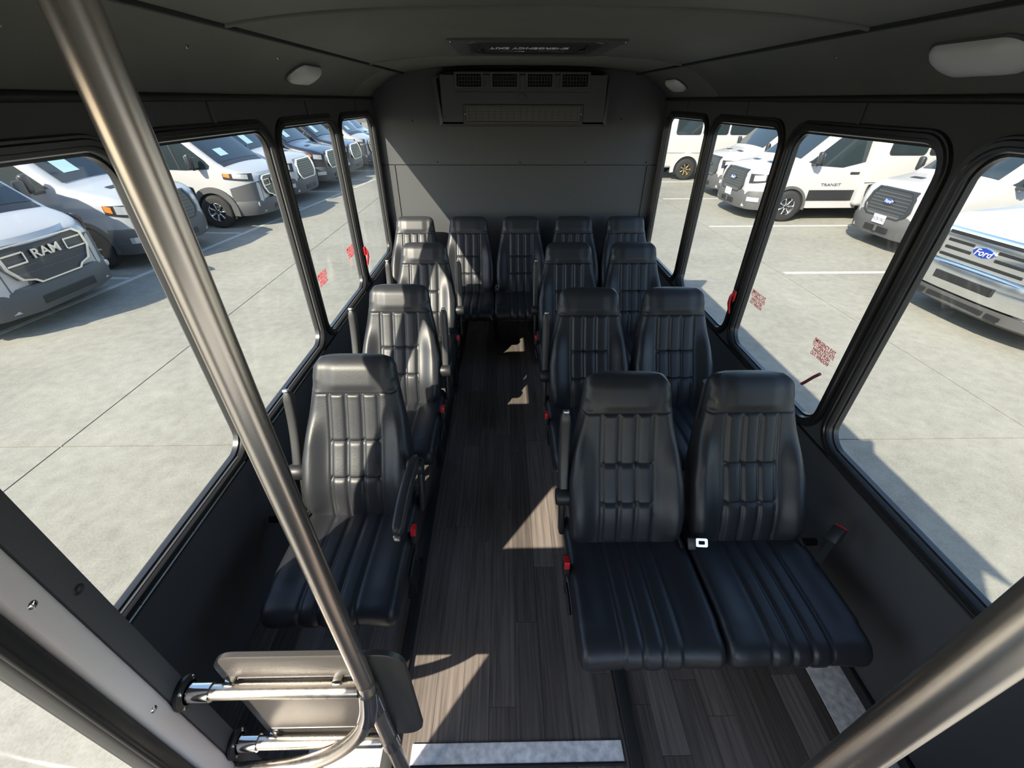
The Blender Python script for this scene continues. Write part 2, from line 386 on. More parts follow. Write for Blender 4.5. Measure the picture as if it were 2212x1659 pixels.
# air conditioning unit
ac = empty('air_conditioner', (.141, YB, 1.670)); ac.scale = (.975, 1, .975); tag(ac, 'black air conditioning unit with four vents high on the rear wall', 'air conditioner')
def acx(t): return -.700+.03*(1-t), .706-.012*(1-t)      # t 0 bottom .. 1 top
prof = []
for y, ins in ((0, 0), (-.11, 0), (-.135, .006), (-.15, .03)):
    xl0, xr0 = acx(0); xl1, xr1 = acx(1)
    prof.append([(xl0+ins, y, ins), (xr0-ins, y, ins), (xr1-ins, y, .33-ins*.5), (xr1-.06-ins, y, .355-ins*.5), (XC-.145+.35, y, .372-ins*.4), (XC-.145-.35, y, .372-ins*.4), (xl1+.06+ins, y, .355-ins*.5), (xl1+ins, y, .33-ins*.5)])
# front face is left open in the middle for the recesses: build as frame pieces
m = MB(); m.loops(prof)
fy = -.15; fr = prof[-1]
xl, xr = fr[0][0], fr[1][0]
holes = [(-.512, -.319), (-.234, -.040), (.041, .235), (.310, .514)]
zt0, zt1 = .267, .346; gx0, gx1, gz0, gz1 = -.473, .496, .017, .152
def face(x0, x1, z0, z1): m.add([(x0, fy, z0), (x1, fy, z0), (x1, fy, z1), (x0, fy, z1)], [(0, 1, 2, 3)])
face(xl, xr, fr[0][2], gz0); face(xl, gx0, gz0, gz1); face(gx1, xr, gz0, gz1); face(xl, xr, gz1, zt0)
xs = [xl]+[v for h in holes for v in h]+[xr]
for k in range(0, len(xs), 2): face(xs[k], xs[k+1], zt0, zt1)
m.add([(xl, fy, zt1), (xr, fy, zt1), (xr, fy, .325), fr[3], fr[4], fr[5], fr[6], (xl, fy, .325)], [(0, 1, 3, 4, 5, 6)])
m.box((0, -.09, .19), (1.2, .004, .35))
m.build('housing', M['ac'], ac, 40)
MB().box((0, -.151, .232), (1.04, .004, .004)).build('housing_groove', M['dark'], ac)
for a, b in holes:
    v = MB(); cx = (a+b)/2
    L = [[(cx+u, y, .3065+w) for u, w in rrect(0, 0, hw, hh, .006, 3)] for y, hw, hh in ((-.150, (b-a)/2+.018, .055), (-.158, (b-a)/2+.016, .053), (-.158, (b-a)/2-.002, .040), (-.11, (b-a)/2-.004, .038))]
    vent = v.loops(L).build('air_vent', M['ac'], ac, 40)
    for k in range(3): MB().rbox((cx, -.140, .3065-.024+k*.024), (b-a-.006, .012, .0035), .001).build('slat', M['ac'], vent)
    for k in range(8): MB().box((cx-(b-a)/2+.018+k*(b-a-.036)/7, -.147, .3065), (.0035, .008, .074)).build('vane', M['ac'], vent)
    MB().box((cx, -.105, .3065), (b-a, .004, .085)).build('duct', M['dark'], vent)
gr = MB()
L = [[((gx0+gx1)/2+u, y, (gz0+gz1)/2+w) for u, w in rrect(0, 0, (gx1-gx0)/2+hw, (gz1-gz0)/2+hw, .004, 2)] for y, hw in ((-.148, -.003), (-.151, -.006), (-.151, -.018), (-.138, -.019))]
grl = gr.loops(L).build('return_grille', M['ac'], ac, 30)
for k in range(13): MB().rbox((.0115, -.142, gz0+.024+k*.0074), (.925, .010, .0034), .001).build('slat', M['acgrille'], grl)
for k in range(18): MB().box((-.425+k*.0515, -.1445, (gz0+gz1)/2-.004), (.004, .006, .096)).build('vane', M['ac'], grl)
MB().box((.0115, -.125, .085), (.90, .004, .10)).build('filter', M['dark'], grl)
for sx in (-.455, .478): MB().rbox((sx, -.152, .085), (.008, .004, .008), .002).build('screw', M['chrome'], grl)
MB().lathe([(0, -.156), (.030, -.156), (.034, -.150)], 24, lambda r, a, h: (r*math.cos(a), h, .200+.62*r*math.sin(a))).build('badge', M['ac'], ac, 50)
MB().rbox((.0, -.152, .315), (.006, .004, .006), .002).build('screw', M['chrome'], ac)

# dome lights on the coves
def dome(x, y, side, label):
    r = empty('dome_light', (x, y, 0)); tag(r, label, 'ceiling light', 'dome lights on the coves')
    w = WL if side < 0 else WR; e = XC+side*CE; t = (x-w)/(e-w); z = 1.852+(CZ-1.852)*t**.8+.012*math.sin(PI*t)
    sl = math.atan2((CZ-1.852), abs(e-w))*.95; r.location.z = z; r.rotation_euler = (0, side*sl, 0)
    L = [[(v, u, zz) for u, v in rrect(0, 0, .135*k, .055*k, .05*k, 8)] for k, zz in ((1.06, .008), (1.06, -.004), (1.0, -.008))]
    MB().loops(L, True, False, True).build('base', M['ac'], r, 40)
    L = [[(v, u, zz) for u, v in rrect(0, 0, .135*k, .055*k, .05*k, 8)] for k, zz in ((1.0, -.006), (.98, -.016), (.9, -.026), (.72, -.034), (.4, -.038), (.05, -.039))]
    MB().loops(L, True, False, True).build('lens', M['lens'], r, 60)
dome(-.935, 2.47, -1, 'white dome light on the left cove above the windows')
dome(1.215, 3.63, 1, 'small white dome light at the rear of the right cove')
dome(1.205, 1.33, 1, 'large white dome light on the right cove nearest the viewer')

# ------------------------------------------------------------------ seats
LN = .42
HW = [(-.06, .192), (0, .200), (.12, .208), (.24, .206), (.36, .188), (.50, .164), (.58, .154), (.63, .150)]
GX = (-.093, -.031, .031, .093)
def groove(d, wd, dep): return dep*math.exp(-(d/wd)**2)
def back_front(x, h):
    hw = interp(HW, h); y = LN*h
    y += -.028*math.exp(-((h-.13)/.13)**2)
    y += -.006*sstep(.47, .55, h)*(1-.3*sstep(.57, .64, h)) - .007*(1-sstep(.06, .11, abs(x)))*sstep(.50, .54, h)
    bol = sstep(.105, .175, abs(x))*sstep(-.03, .06, h)*(1-sstep(.30, .44, h)); y += -.026*bol
    y += .007*sstep(.11, .16, abs(x))*sstep(.50, .52, h)*(1-sstep(.535, .56, h))
    if h < .495:
        if abs(x) < .093:
            t = ((x+.093) % .062)/.062; y += -.006*(1-abs(2*t-1)**3)*sstep(-.02, .02, h)
            for hs in (.165, .305): y += groove(h-hs, .005, .008)
        for g in GX: y += groove(x-g-.004, .0035, .005)+groove(x-g+.004, .0035, .005)
    y += groove(h-.497, .003, .0025)
    d = hw-abs(x); r = .034
    if d < r: y += r-math.sqrt(max(0, r*r-(r-d)**2))
    if h > .595: q = min(1, (h-.595)/.040); y += .036*(1-math.sqrt(max(0, 1-q*q)))
    return y
def seat_fit(p): return (p[0]*1.05, p[1]*1.03, p[2]*.90)
def back_mesh(h0, h1, nr, name, m):
    NX = 116; L = []
    for k in range(nr+1):
        h = h0+(h1-h0)*k/nr; hw = interp(HW, h)
        if h > .575: q = min(1, (h-.575)/.062); hw -= .055*(1-math.sqrt(max(0, 1-q*q)))
        row = []
        for c in range(NX+1):
            u = -1+2*c/NX; x = math.copysign(1-(1-abs(u))**1.0, u)*hw; row.append((x, back_front(x, h), h))
        yb = LN*h+.088-.016*sstep(.3, .6, h)
        if h > .595: q = min(1, (h-.595)/.040); yb -= .036*(1-math.sqrt(max(0, 1-q*q)))
        for c in range(13):
            a = PI*c/12; x = math.cos(a)*hw; row.append((x*1.0, yb-.018*(abs(math.cos(a))**6), h))
        L.append(row)
    L = [[seat_fit(p) for p in r] for r in L]
    return MB().loops(L, True, True, True).mesh(name, m, 65)
ME_BACK = back_mesh(-.06, .497, 84, 'backrest', M['leather'])
ME_HEAD = back_mesh(.4975, .634, 30, 'headrest', M['leather2'])
def cushion_mesh():
    # side profile (y, z): back to front over the top, round the nose, back underneath
    P = [(.10, -.005), (.05, -.004), (0, -.003), (-.06, .0), (-.12, .003), (-.18, .006), (-.24, .008), (-.30, .008), (-.335, .005)]
    for k in range(1, 10):
        a = PI/2+(PI*.86)*k/9; P.append((-.335+.055*math.cos(a), -.05+.055*math.sin(a)))
    P += [(-.29, -.10), (-.1, -.095), (.10, -.09)]
    # arc-length resample
    D = [0]
    for p, q in zip(P, P[1:]): D.append(D[-1]+math.dist(p, q))
    N = 72; R = []
    for k in range(N+1):
        s = D[-1]*k/N; R.append((interp(list(zip(D, [p[0] for p in P])), s), interp(list(zip(D, [p[1] for p in P])), s)))
    NX = 96; L = []
    cyz = (-.14, -.05)
    for c in range(NX+1):
        x = -.2305+.461*c/NX; row = []
        d = .2305-abs(x); r = .03; e = 0
        if d < r: e = r-math.sqrt(max(0, r*r-(r-d)**2))
        for k, (y, z) in enumerate(R):
            yy, zz = y, z
            top = k < N*.70
            off = -e
            if top:
                if abs(x) < .093: off += .004*(1-abs(2*(((x+.093) % .062)/.062)-1)**3)
                for g in GX: off -= groove(x-g-.004, .0035, .004)+groove(x-g+.004, .0035, .004)
                off += .010*sstep(.12, .19, abs(x))*(1 if y > -.30 else .4)
            # normal estimate
            a = R[max(0, k-1)]; b = R[min(N, k+1)]; t = Vector((b[0]-a[0], b[1]-a[1])); t = t.normalized() if t.length > 0 else Vector((1, 0))
            n = Vector((t.y, -t.x)); 
            if n.dot(Vector((y-cyz[0], z-cyz[1]))) < 0: n = -n
            row.append((x, (yy+n.x*off)*1.10, zz+n.y*off))
        L.append(row)
    return MB().loops(L, True, True, True).mesh('cushion', M['leather'], 65)
ME_CUSH = cushion_mesh()
def arm_mesh():
    # padded arm: pivot at origin, runs towards -y
    L = []
    for k in range(19):
        t = k/18; y = .035-.375*t; w = .019*min(1, .55+math.sin(PI*min(1, t*6)/2)*.45)*(1-.12*sstep(.85, 1, t)); h = .020*(1+.25*math.sin(PI*t)); zc = .022*math.sin(PI*(t-.05))
        if t == 0 or t == 1: w *= .6; h *= .6
        L.append([(u, y, zc+v) for u, v in rrect(0, 0, w, h, min(w, h)*.55, 4)])
    return MB().loops(L, True, True, True).mesh('armrest', M['arm'], 60)
ME_ARM = arm_mesh()
ME_ARMCAP = MB().rbox((0, -.343, -.006), (.022, .012, .022), .004).mesh('end_cap', M['alu'], 40)
ME_PIVOT = MB().lathe([(0, -.03), (.03, -.03), (.034, -.02), (.034, .02), (.03, .03), (0, .03)], 20, lambda r, a, h: (h, r*math.cos(a), r*math.sin(a))).mesh('pivot_cover', M['shell'], 50)
ME_BUCKLE = MB().rbox((0, 0, 0), (.024, .044, .066), .006).mesh('buckle', M['shell'], 40)
ME_BUTTON = MB().rbox((0, 0, 0), (.020, .040, .030), .003).mesh('release_button', M['red'], 40)
ME_STALK = MB().rbox((0, 0, 0), (.004, .024, .11), .001).mesh('buckle_stalk', M['belt'])
def tongue_mesh():
    m = MB(); L = [[(u, q, v) for u, v in rrect(0, 0, .021, .016, .006, 3)] for q in (-.0015, .0015)]; Li = [[(u, q, v) for u, v in rrect(0, 0, .011, .007, .003, 3)] for q in (.0015, -.0015)]
    m.loops([L[0], L[1], Li[0], Li[1]], True, ring=True); m.rbox((-.03, 0, -.012), (.018, .003, .018), .001); return m.mesh('belt_tongue', M['beltmetal'])
ME_TONGUE = tongue_mesh()
def seat_back_shell():
    m = MB(); L = []
    for k in range(16):
        h = -.10+.66*k/15; hw = interp(HW, h)-.012; y = LN*h+.075
        L.append([(u, y+v*1.0+.02, h) for u, v in rrect(0, 0, hw, .024, .02, 3)])
    return m.loops([[seat_fit(p) for p in r] for r in L], True, True, True).mesh('back_shell', M['shell'], 50)
ME_SHELL = seat_back_shell()
def leg_mesh():
    # T-leg: upright sloping plate and floor foot, origin at floor
    m = MB(); L = []
    for z, y, hw in ((.0, .03, .10), (.02, .03, .10), (.035, .03, .055), (.16, .0, .05), (.30, -.03, .09), (.335, -.03, .13)):
        L.append([(u, y+v, z) for u, v in rrect(0, 0, .020, hw, .008, 3)])
    return m.loops(L, True, True, True).mesh('leg', M['shell'], 45)
ME_LEG = leg_mesh()
ME_LEVER = MB().tube([(0, .03, .0), (0, -.02, .006), (0, -.075, .0), (0, -.085, -.004)], .006, 8).mesh('recline_lever', M['shell'], 60)
ZC = .43
def bus_seat(loc, xs, label, name, group, aisle, arms, leg_x, wall_x=None, lever=True, tongue=None):
    """loc: floor point under the back/cushion junction; xs: seat centres; arms: [(x, raised?)]"""
    r = empty(name, (loc[0], loc[1], 0)); tag(r, label, 'seat', group)
    for x in xs:
        put('cushion', ME_CUSH, r, (x, 0, ZC)); b = put('backrest', ME_BACK, r, (x, 0, ZC)); put('headrest', ME_HEAD, b, (0, 0, 0)); put('back_shell', ME_SHELL, r, (x, 0, ZC))
    x0, x1 = min(xs)-.205, max(xs)+.205
    MB().rbox(((x0+x1)/2, -.10, .322), (x1-x0-.03, .36, .028), .008).build('seat_frame', M['shell'], r, 40)
    MB().tube([(x0+.02, .06, .315), (wall_x if wall_x is not None else x1-.02, .06, .315)] if wall_x is None or wall_x > 0 else [(x1-.02, .06, .315), (wall_x, .06, .315)], .016, 10).build('cross_tube', M['shell'], r, 60)
    put('leg', ME_LEG, r, (leg_x, -.06, 0))
    for x, up in arms:
        a = put('armrest', ME_ARM, r, (x, .045, .665)); put('end_cap', ME_ARMCAP, a)
        if up: a.rotation_euler = (math.radians(-108), 0, 0); a.location = (x, .10, .575)
        put('pivot_cover', ME_PIVOT, r, (x, .09 if up else .045, .575 if up else .645))
        MB().rbox((x, .11 if up else .09, .49), (.022, .055, .22), .008, rot=Matrix.Rotation(-.35, 3, 'X')).build('arm_bracket', M['shell'], r, 40)
    sg = 1 if aisle > sum(xs)/len(xs) else -1
    bk = put('buckle', ME_BUCKLE, r, (aisle+sg*.018, -.115, .44), (math.radians(-14), 0, 0)); put('release_button', ME_BUTTON, bk, (0, -.007, .021)); put('buckle_stalk', ME_STALK, bk, (0, .004, -.07))
    if lever: put('recline_lever', ME_LEVER, r, (aisle+sg*.016, -.17, .37))
    for x in xs:
        # lap belt lying in the fold of the seat
        MB().tube([(x-sg*.18, .035, ZC+.012), (x-sg*.20, .0, ZC+.03), (x-sg*.205, -.05, ZC+.012)], .006, 6).build('belt', M['belt'], r, 60)
    if tongue:
        t = put('belt_tongue', ME_TONGUE, r, tongue[0], tongue[1])
        MB().rbox((-.035, 0, -.005), (.03, .012, .045), .004).build('tongue_grip', M['shell'], t, 40)
    return r
# rows on the right: pairs; on the left: singles
HD = .61*LN   # head offset from junction
RX = (-.233, .233)
def ysr(yhead): return yhead-.300
right = [(ysr(1.327), 'black double passenger seat nearest the viewer on the driver side'), (ysr(2.19), 'black double passenger seat in the middle row on the driver side'), (ysr(3.07), 'black double passenger seat just ahead of the rear bench on the driver side')]
for i, (y, lb) in enumerate(right):
    tg = ((.035, -.055, ZC+.050), (math.radians(-35), math.radians(-8), math.radians(-10))) if i == 0 else None
    s = bus_seat((.690, y), RX, lb, 'double_bus_seat', 'passenger seats in rows', -.458, [(-.470, True)], -.255, .60, True, tg)
    if i == 0:
        b = put('buckle', ME_BUCKLE, s, (.50, -.075, .545), (math.radians(-25), math.radians(35), 0)); put('release_button', ME_BUTTON, b, (0, 0, .021)); put('buckle_stalk', ME_STALK, b, (0, .0, -.065))
left = [(-.607, ysr(1.474), 'black single passenger seat behind the modesty panel with armrest lowered'), (-.587, ysr(2.25), 'black single passenger seat in the middle row on the door side'), (-.577, ysr(3.075), 'black single passenger seat just ahead of the rear bench on the door side')]
for i, (x, y, lb) in enumerate(left):
    s = bus_seat((x, y), (0,), lb, 'bus_seat', 'passenger seats in rows', .228, [(.247, i > 0), (-.252, True)], .185, WL-x+.02, True, ((-.255, -.03, .55), (0, 0, 0)) if i == 0 else None)
yr = ysr(3.893)
rear = [((-.784,), 'black seat at the sunlit window end of the rear bench', 'bus_seat'), ((-.318, .140), 'black double seat in the middle of the rear bench facing the aisle', 'double_bus_seat'), ((.606, 1.064), 'black double seat at the shaded window end of the rear bench', 'double_bus_seat')]
for xs, lb, nm in rear:
    c = sum(xs)/len(xs)
    s = bus_seat((c, yr), [x-c for x in xs], lb, nm, 'rear bench seats', (max(xs)-c+.175), [], 0, None, False, ((.02, -.05, ZC+.06), (0, math.radians(-80), 0)) if len(xs) == 2 and c < 0 else None)

translucent(M['redprint'], .75)
# ------------------------------------------------------------------ exit stickers and window release handles
def sticker(side, y, z, label):
    me = text_mesh('EMERGENCY EXIT\nTO OPEN ROTATE\nHANDLE PUSH\nOUT WINDOW', .0235, M['redprint'], .0003, bold=.0004, sx=.72)
    g = GL+.004 if side < 0 else GR-.004
    o = put('exit_sticker', me, None, (g, y, z)); orient(o, (0, 1 if side < 0 else -1, 0), (0, 0, 1))
    tag(o, label, 'sticker', 'emergency exit stickers on the window panes')
sticker(1, 2.10, .965, 'red emergency exit sticker at the far end of the second driver-side window')
sticker(1, 1.545, .962, 'red emergency exit sticker at the near end of the second driver-side window')
sticker(-1, 2.985, .965, 'red emergency exit sticker at the far end of the third door-side window')
sticker(-1, 2.445, .970, 'red emergency exit sticker at the near end of the third door-side window')
def handle(side, y, z, label, win):
    w = (WL+.028) if side < 0 else (WR-.028); p = bpy.data.objects[win]
    r = empty('release_handle', Vector((w, y, z))-p.location); r.parent = p; r['label'] = label
    s = -side
    MB().rbox((s*.006, 0, 0), (.012, .03, .06), .004).build('bracket', M['red'], r, 40)
    MB().tube([(s*.010, 0, .02), (s*.022, .0, -.005), (s*.024, -.004, -.04), (s*.014, -.012, -.085), (s*.012, -.016, -.10)], [.006, .008, .008, .007, .006], 8).build('lever', M['red'], r, 60)
handle(-1, 3.145, .925, 'red release lever on the far pillar of the third door-side window', 'window_3')
handle(1, 2.25, .93, 'red release lever on the far pillar of the second driver-side window', 'window_6')
def strap(side, y, z, label):
    g = (GL+.03) if side < 0 else GR-.03
    o = MB().tube([(0, 0, 0), (-side*.006, .02, -.03), (-side*.008, .045, -.07), (-side*.008, .06, -.09)], .0068, 8).build('release_strap', mat_strap, None, 60, (g, y, z)); tag(o, label, 'strap')
mat_strap = mat('dusty_red_strap', (.22, .05, .07), .5)
strap(1, 1.475, .90, 'dull red pull strap hanging at the near end of the second driver-side window')

# ------------------------------------------------------------------ entrance: post, poles, modesty panel, door
px = -.735
po = empty('trim_1', (px, .37, 0)); tag(po, 'beige and black door post beside the entrance', 'post', kind='structure')
MB().rbox((-.03, .0475, .95), (.06, .048, 2.1), .006).build('black_cover', M['wallside'], po, 40)
MB().rbox((-.024, -.001, .95), (.052, .050, 2.1), .012, 3).build('painted_jamb', M['post'], po, 40)
MB().rbox((-.030, -.047, .95), (.05, .042, 2.1), .014, 3).build('door_seal', M['gasket'], po, 40)
MB().tube([(-.005, -.060, -.1), (-.005, -.060, 2.0)], .007, 8).build('seal_lip', M['gasket'], po, 60)
for z in (1.20, .80, .35): MB().lathe([(0, .004), (.006, .003), (.008, 0)], 10, lambda r, a, h: (h+.001, -.004+r*math.cos(a), z+r*math.sin(a))).build('screw', M['chrome'], po, 60)
MB().lathe([(.004, .001), (.008, .002), (.010, 0)], 12, lambda r, a, h: (h, .05+r*math.cos(a), 1.15+r*math.sin(a))).build('screw_cap', M['gasket'], po, 60)
MB().box((-.245, .11, .95), (.26, .04, 2.1)).build('bulkhead', M['wallside'], po)
MB().box((-.095, .06, .95), (.05, .10, 2.1)).build('sun_leak_filler', M['gasket'], po)  # hidden filler added to stop sun leaking past the door leaf

sp = empty('stanchion', (-.318, .420, 0)); tag(sp, 'tall brushed steel stanchion pole rising beside the entrance', 'pole')
MB().tube([(0, 0, .0), (0, 0, 1.0), (0, 0, 2.03)], .0190, 28).build('pole', M['steel'], sp, 60)
MB().lathe([(.019, 0), (.045, 0), (.045, .006), (.024, .012), (.021, .03)], 20).build('floor_flange', M['chrome'], sp, 50)
# tee and short angled socket
MB().tube([(0, 0, .755), (0, 0, .63)], .0225, 24).build('tee_sleeve', M['chrome'], sp, 50)
MB().tube([(0, 0, .45), (0, 0, .385)], .0225, 24).build('tee_sleeve', M['chrome'], sp, 50)
def rail(z, xa, label):
    r = empty('guard_rail', (xa, .420, z)); tag(r, label, 'rail', 'guard rails of the modesty panel')
    ln = -.318-.02-xa
    MB().tube([(.02, 0, 0), (ln, 0, 0)], .0165, 24).build('tube', M['steel'], r, 60)
    MB().tube([(.006, 0, 0), (.062, 0, 0)], .0205, 24).build('socket', M['chrome'], r, 40)
    MB().lathe([(0, 0), (.036, 0), (.036, .007), (.024, .012)], 24, lambda q, a, h: (h, q*math.cos(a), q*math.sin(a))).build('flange', M['gasket'], r, 40)
    for a in range(4):
        y, zz = .029*math.cos(a*PI/2+.5), .029*math.sin(a*PI/2+.5); MB().lathe([(0, .012), (.005, .011), (.006, .006)], 8, lambda q, b, h: (h, y+q*math.cos(b), zz+q*math.sin(b))).build('screw', M['chrome'], r)
    for xx in (.10, ln-.05):
        MB().rbox((xx, .014, .012), (.022, .022, .018), .004).build('clip', M['chrome'], r, 40)
rail(.735, px+.004, 'upper brushed steel guard rail from door post to stanchion')
rail(.415, px+.004, 'lower brushed steel guard rail from door post to stanchion')
mp = empty('modesty_panel', (-.445, .450, .385)); tag(mp, 'taupe modesty panel with rounded corners behind the guard rails', 'panel')
L = [[(u, y, .228+v) for u, v in rrect(0, 0, .212+o, .228+o, .055+o, 8)] for y, o in ((-.008, -.004), (-.005, 0), (.006, 0), (.009, -.004))]
MB().loops(L, True, True, True).build('board', M['panel'], mp, 40)
MB().box((-.03, -.0085, .362), (.33, .003, .006)).build('retaining_strip', M['chrome'], mp); MB().box((-.03, -.0085, .06), (.33, .003, .006)).build('retaining_strip', M['chrome'], mp)
# curved grab rail
gb = empty('grab_rail', (-.318, .405, .70)); tag(gb, 'curved steel grab rail sweeping down from the stanchion tee', 'rail')
wp = [Vector(p)-Vector((-.318, .405, .70)) for p in ((-.314, .416, .775), (-.316, .410, .73), (-.325, .398, .665), (-.354, .386, .590), (-.411, .382, .503), (-.482, .380, .432), (-.565, .380, .388), (-.65, .380, .366), (-.735, .380, .352))]
def smooth_path(P, n=6):
    Q = [P[0]*2-P[1]]+P+[P[-1]*2-P[-2]]; out = []
    for a, b, c, d in zip(Q, Q[1:], Q[2:], Q[3:]):
        for k in range(n):
            t = k/n; out.append(.5*((2*b)+(c-a)*t+(2*a-5*b+4*c-d)*t*t+(3*b-a-3*c+d)*t**3))
    return out+[P[-1]]
pts = smooth_path(wp)
MB().tube(pts, .0180, 24).build('tube', M['steel'], gb, 60)
MB().tube(pts[4:15], .0215, 24).build('socket', M['chrome'], gb, 50)
# right pole
rp = empty('stanchion', (.372, .150, 0)); tag(rp, 'steel stanchion pole at the lower right close to the viewer', 'pole')
MB().tube([(0, 0, .0), (.0, .0, 2.02)], .019, 28).build('pole', M['steel'], rp, 60)
MB().lathe([(.019, 0), (.045, 0), (.045, .006), (.024, .012), (.021, .03)], 20).build('floor_flange', M['chrome'], rp, 50)

# cab shell ahead of the coach body: entrance door, driver side, bulkheads, unseen walls added to control light
def door_leaf(n, y0, y1):
    d = empty('door_%d' % n, (px-.085, (y0+y1)/2, -.35)); tag(d, ('rear' if n == 1 else 'front')+' glazed leaf of the entrance door', 'door', kind='structure')
    hy = (y1-y0)/2
    L = [[(x, u, 1.15+v) for u, v in rrect(0, 0, hy+o, 1.15+o, .06+o, 6)] for o, x in ((0, -.02), (0, .02), (-.055, .02), (-.062, .012), (-.062, -.02))]
    MB().loops(L, ring=True).build('leaf_frame', M['gasket'], d, 40)
    MB().prism([(u, 1.15+v) for u, v in rrect(0, 0, hy-.06, 1.09, .04, 6)], lambda u, v, q: (q, u, v), -.002, .002).build('pane', M['doorglass'], d)
door_leaf(1, -.30, .385)
tag(MB().box((px-.085, -.715, .80), (.05, .80, 2.35)).build('wall_sun_block', M['cabtrim']), 'unseen light grey wall added ahead of the entrance door to block sun', 'wall', kind='structure')  # unseen solid wall added to block sun in place of the viewer's body
tag(MB().box((px-.06, -.38, 1.99), (.12, 1.5, .12)).build('trim_2', M['wallside']), 'charcoal header panel above the entrance door', 'trim', kind='structure')
wr = MB(); wr.box((1.02, -.50, .15), (.05, 1.25, .50)); wr.box((1.02, -.50, 1.92), (.05, 1.25, .25)); wr.box((1.19, .14, .95), (.36, .04, 2.1)); wr.box((1.02, .08, .95), (.05, .10, 2.1)); wr.box((1.02, -1.07, .95), (.05, .1, 2.1)); wr.box((-.79, -1.10, .95), (.12, .12, 2.1))  # window opening enlarged to let more skylight onto the near floor
tag(wr.build('wall_driver', M['cabtrim']), 'unseen light grey cab side wall by the driver, opening enlarged for light', 'wall', kind='structure')

fb = MB(); fb.box((XC, -1.13, .275), (2.06, .06, .85)); fb.box((XC, -1.13, 1.695), (2.06, .06, .89))  # added out of view to block sun, opening sized to limit light aft
tag(fb.build('wall_front_baffle', M['cabtrim']), 'unseen light grey front wall added to limit light through the windscreen opening', 'wall', kind='structure')

# ------------------------------------------------------------------ parking lot
gd = tag(MB().box((0, 20, GZ-.06), (140, 140, .1)).build('ground', M['joint']), 'sunlit concrete car park around the coach', 'ground', kind='structure')
SX = [-40, -31, -26.5, -22, -17.5, -13, -8.5, -4.0, .5, 4.97, 9.45, 14, 18.5, 23, 32, 41]
SY = [-30, -20, -10.6, -6.1, -1.6, 2.92, 7.4, 11.9, 16.4, 20.9, 25.4, 29.9, 40, 52, 66]
for a, b in zip(SX, SX[1:]):
    for c, d in zip(SY, SY[1:]):
        put('concrete_slab', MB().box((0, 0, 0), (b-a-.014, d-c-.014, .05)).mesh('concrete_slab', M['concrete']), gd, ((a+b)/2, (c+d)/2, GZ-.025))
def pline(p, q, w, label):
    p = Vector(p); q = Vector(q); d = q-p; o = MB().box((0, 0, 0), (d.length, w, .004)).build('parking_line', M['line'], None, None, ((p.x+q.x)/2, (p.y+q.y)/2, GZ+.002)); o.rotation_euler.z = math.atan2(d.y, d.x)
    tag(o, label, 'road marking', 'white painted parking lines')
pline((5.05, 7.42), (10.5, 7.46), .10, 'white bay line on the right nearest the coach')
pline((5.05, 10.80), (10.5, 10.9), .10, 'second white bay line on the right')
pline((5.0, 14.3), (10.5, 14.4), .10, 'third white bay line on the right ahead of the far vans')
pline((5.5, 17.6), (10.5, 17.7), .10, 'far white bay line on the right by the white bus')
LS = .085   # skew of the left row
pline((-7.0, 3.0), (-4.3, 24), .10, 'long white line in front of the left row of vans')
for y, nth in zip((7.25, 10.25, 13.05, 15.6, 18.1, 20.62, 23.15), ('first', 'second', 'third', 'fourth', 'fifth', 'sixth', 'farthest')):
    x = -7.0+(y-3)*.1286
    pline((x-.09, y), (x-4.5, y+.13), .10, nth+' white bay line between parked vans of the left row')

# ------------------------------------------------------------------ vehicles (local: nose at origin, forward +x, ground z=0)
class Shape:
    def __init__(s, top, W=1.0, L=5.6, nose=.55, zb=.32, w0=.62, tum=.10): s.top_t = top; s.W = W; s.L = L; s.nose = nose; s.zb = zb; s.w0 = w0; s.tum = tum
    def top(s, d): return interp(s.top_t, d)
    def half(s, d, z):
        w = s.W
        if d < s.nose: w *= s.w0+(1-s.w0)*math.sqrt(max(0, 1-(1-d/s.nose)**2))
        return w*(1-s.tum*max(0, z-1.1))
    def sec(s, d):
        zt = s.top(d); rc = min(.16, (zt-s.zb)*.3); P = []; n = 7
        for k in range(n):
            z = s.zb+(zt-rc-s.zb)*k/(n-1); P.append((s.half(d, z), z))
        wt = s.half(d, zt-rc)
        for k in range(1, 5):
            a = PI/2*k/5; P.append((wt-rc*(1-math.cos(a)), zt-rc+rc*math.sin(a)))
        wt2 = wt-rc
        T = [(wt2*t, zt+.035*(1-t*t)*min(1, d/.4)) for t in (1, .75, .5, .25, 0)]
        P += T
        return [(-d, -y, z) for y, z in P]+[(-d, y, z) for y, z in reversed(P[:-1])]
    def body(s, m, st, cut=None):
        return MB().loops([s.sec(d) for d in st], True, True, True)
    def tp(s, d, t, off=.008):
        zt = s.top(d); rc = min(.16, (zt-s.zb)*.3); w = s.half(d, zt-rc)-rc*.25
        e = .05; sl = (s.top(d+e)-s.top(d-e))/(2*e); n = Vector((sl, 0, 1)).normalized()
        return Vector((-d, t*w, zt+.035*(1-t*t)*min(1, d/.4)-.02*sstep(.8, 1, abs(t))))+n*off
    def sd(s, d, z, side, off=.006): return Vector((-d, side*(s.half(d, z)+off), z))
def patch(fn, nu, nv, th=None):
    m = MB(); m.loops([[fn(u/nu, v/nv) for u in range(nu+1)] for v in range(nv+1)], False); return m
def polypatch(s, poly, side, off=.008):
    # polygon in (d,z) on the flank, thin slab
    a = [s.sd(d, z, side, off) for d, z in poly]; b = [s.sd(d, z, side, -.02) for d, z in poly]
    return MB().loops([b, a], True, True, True)

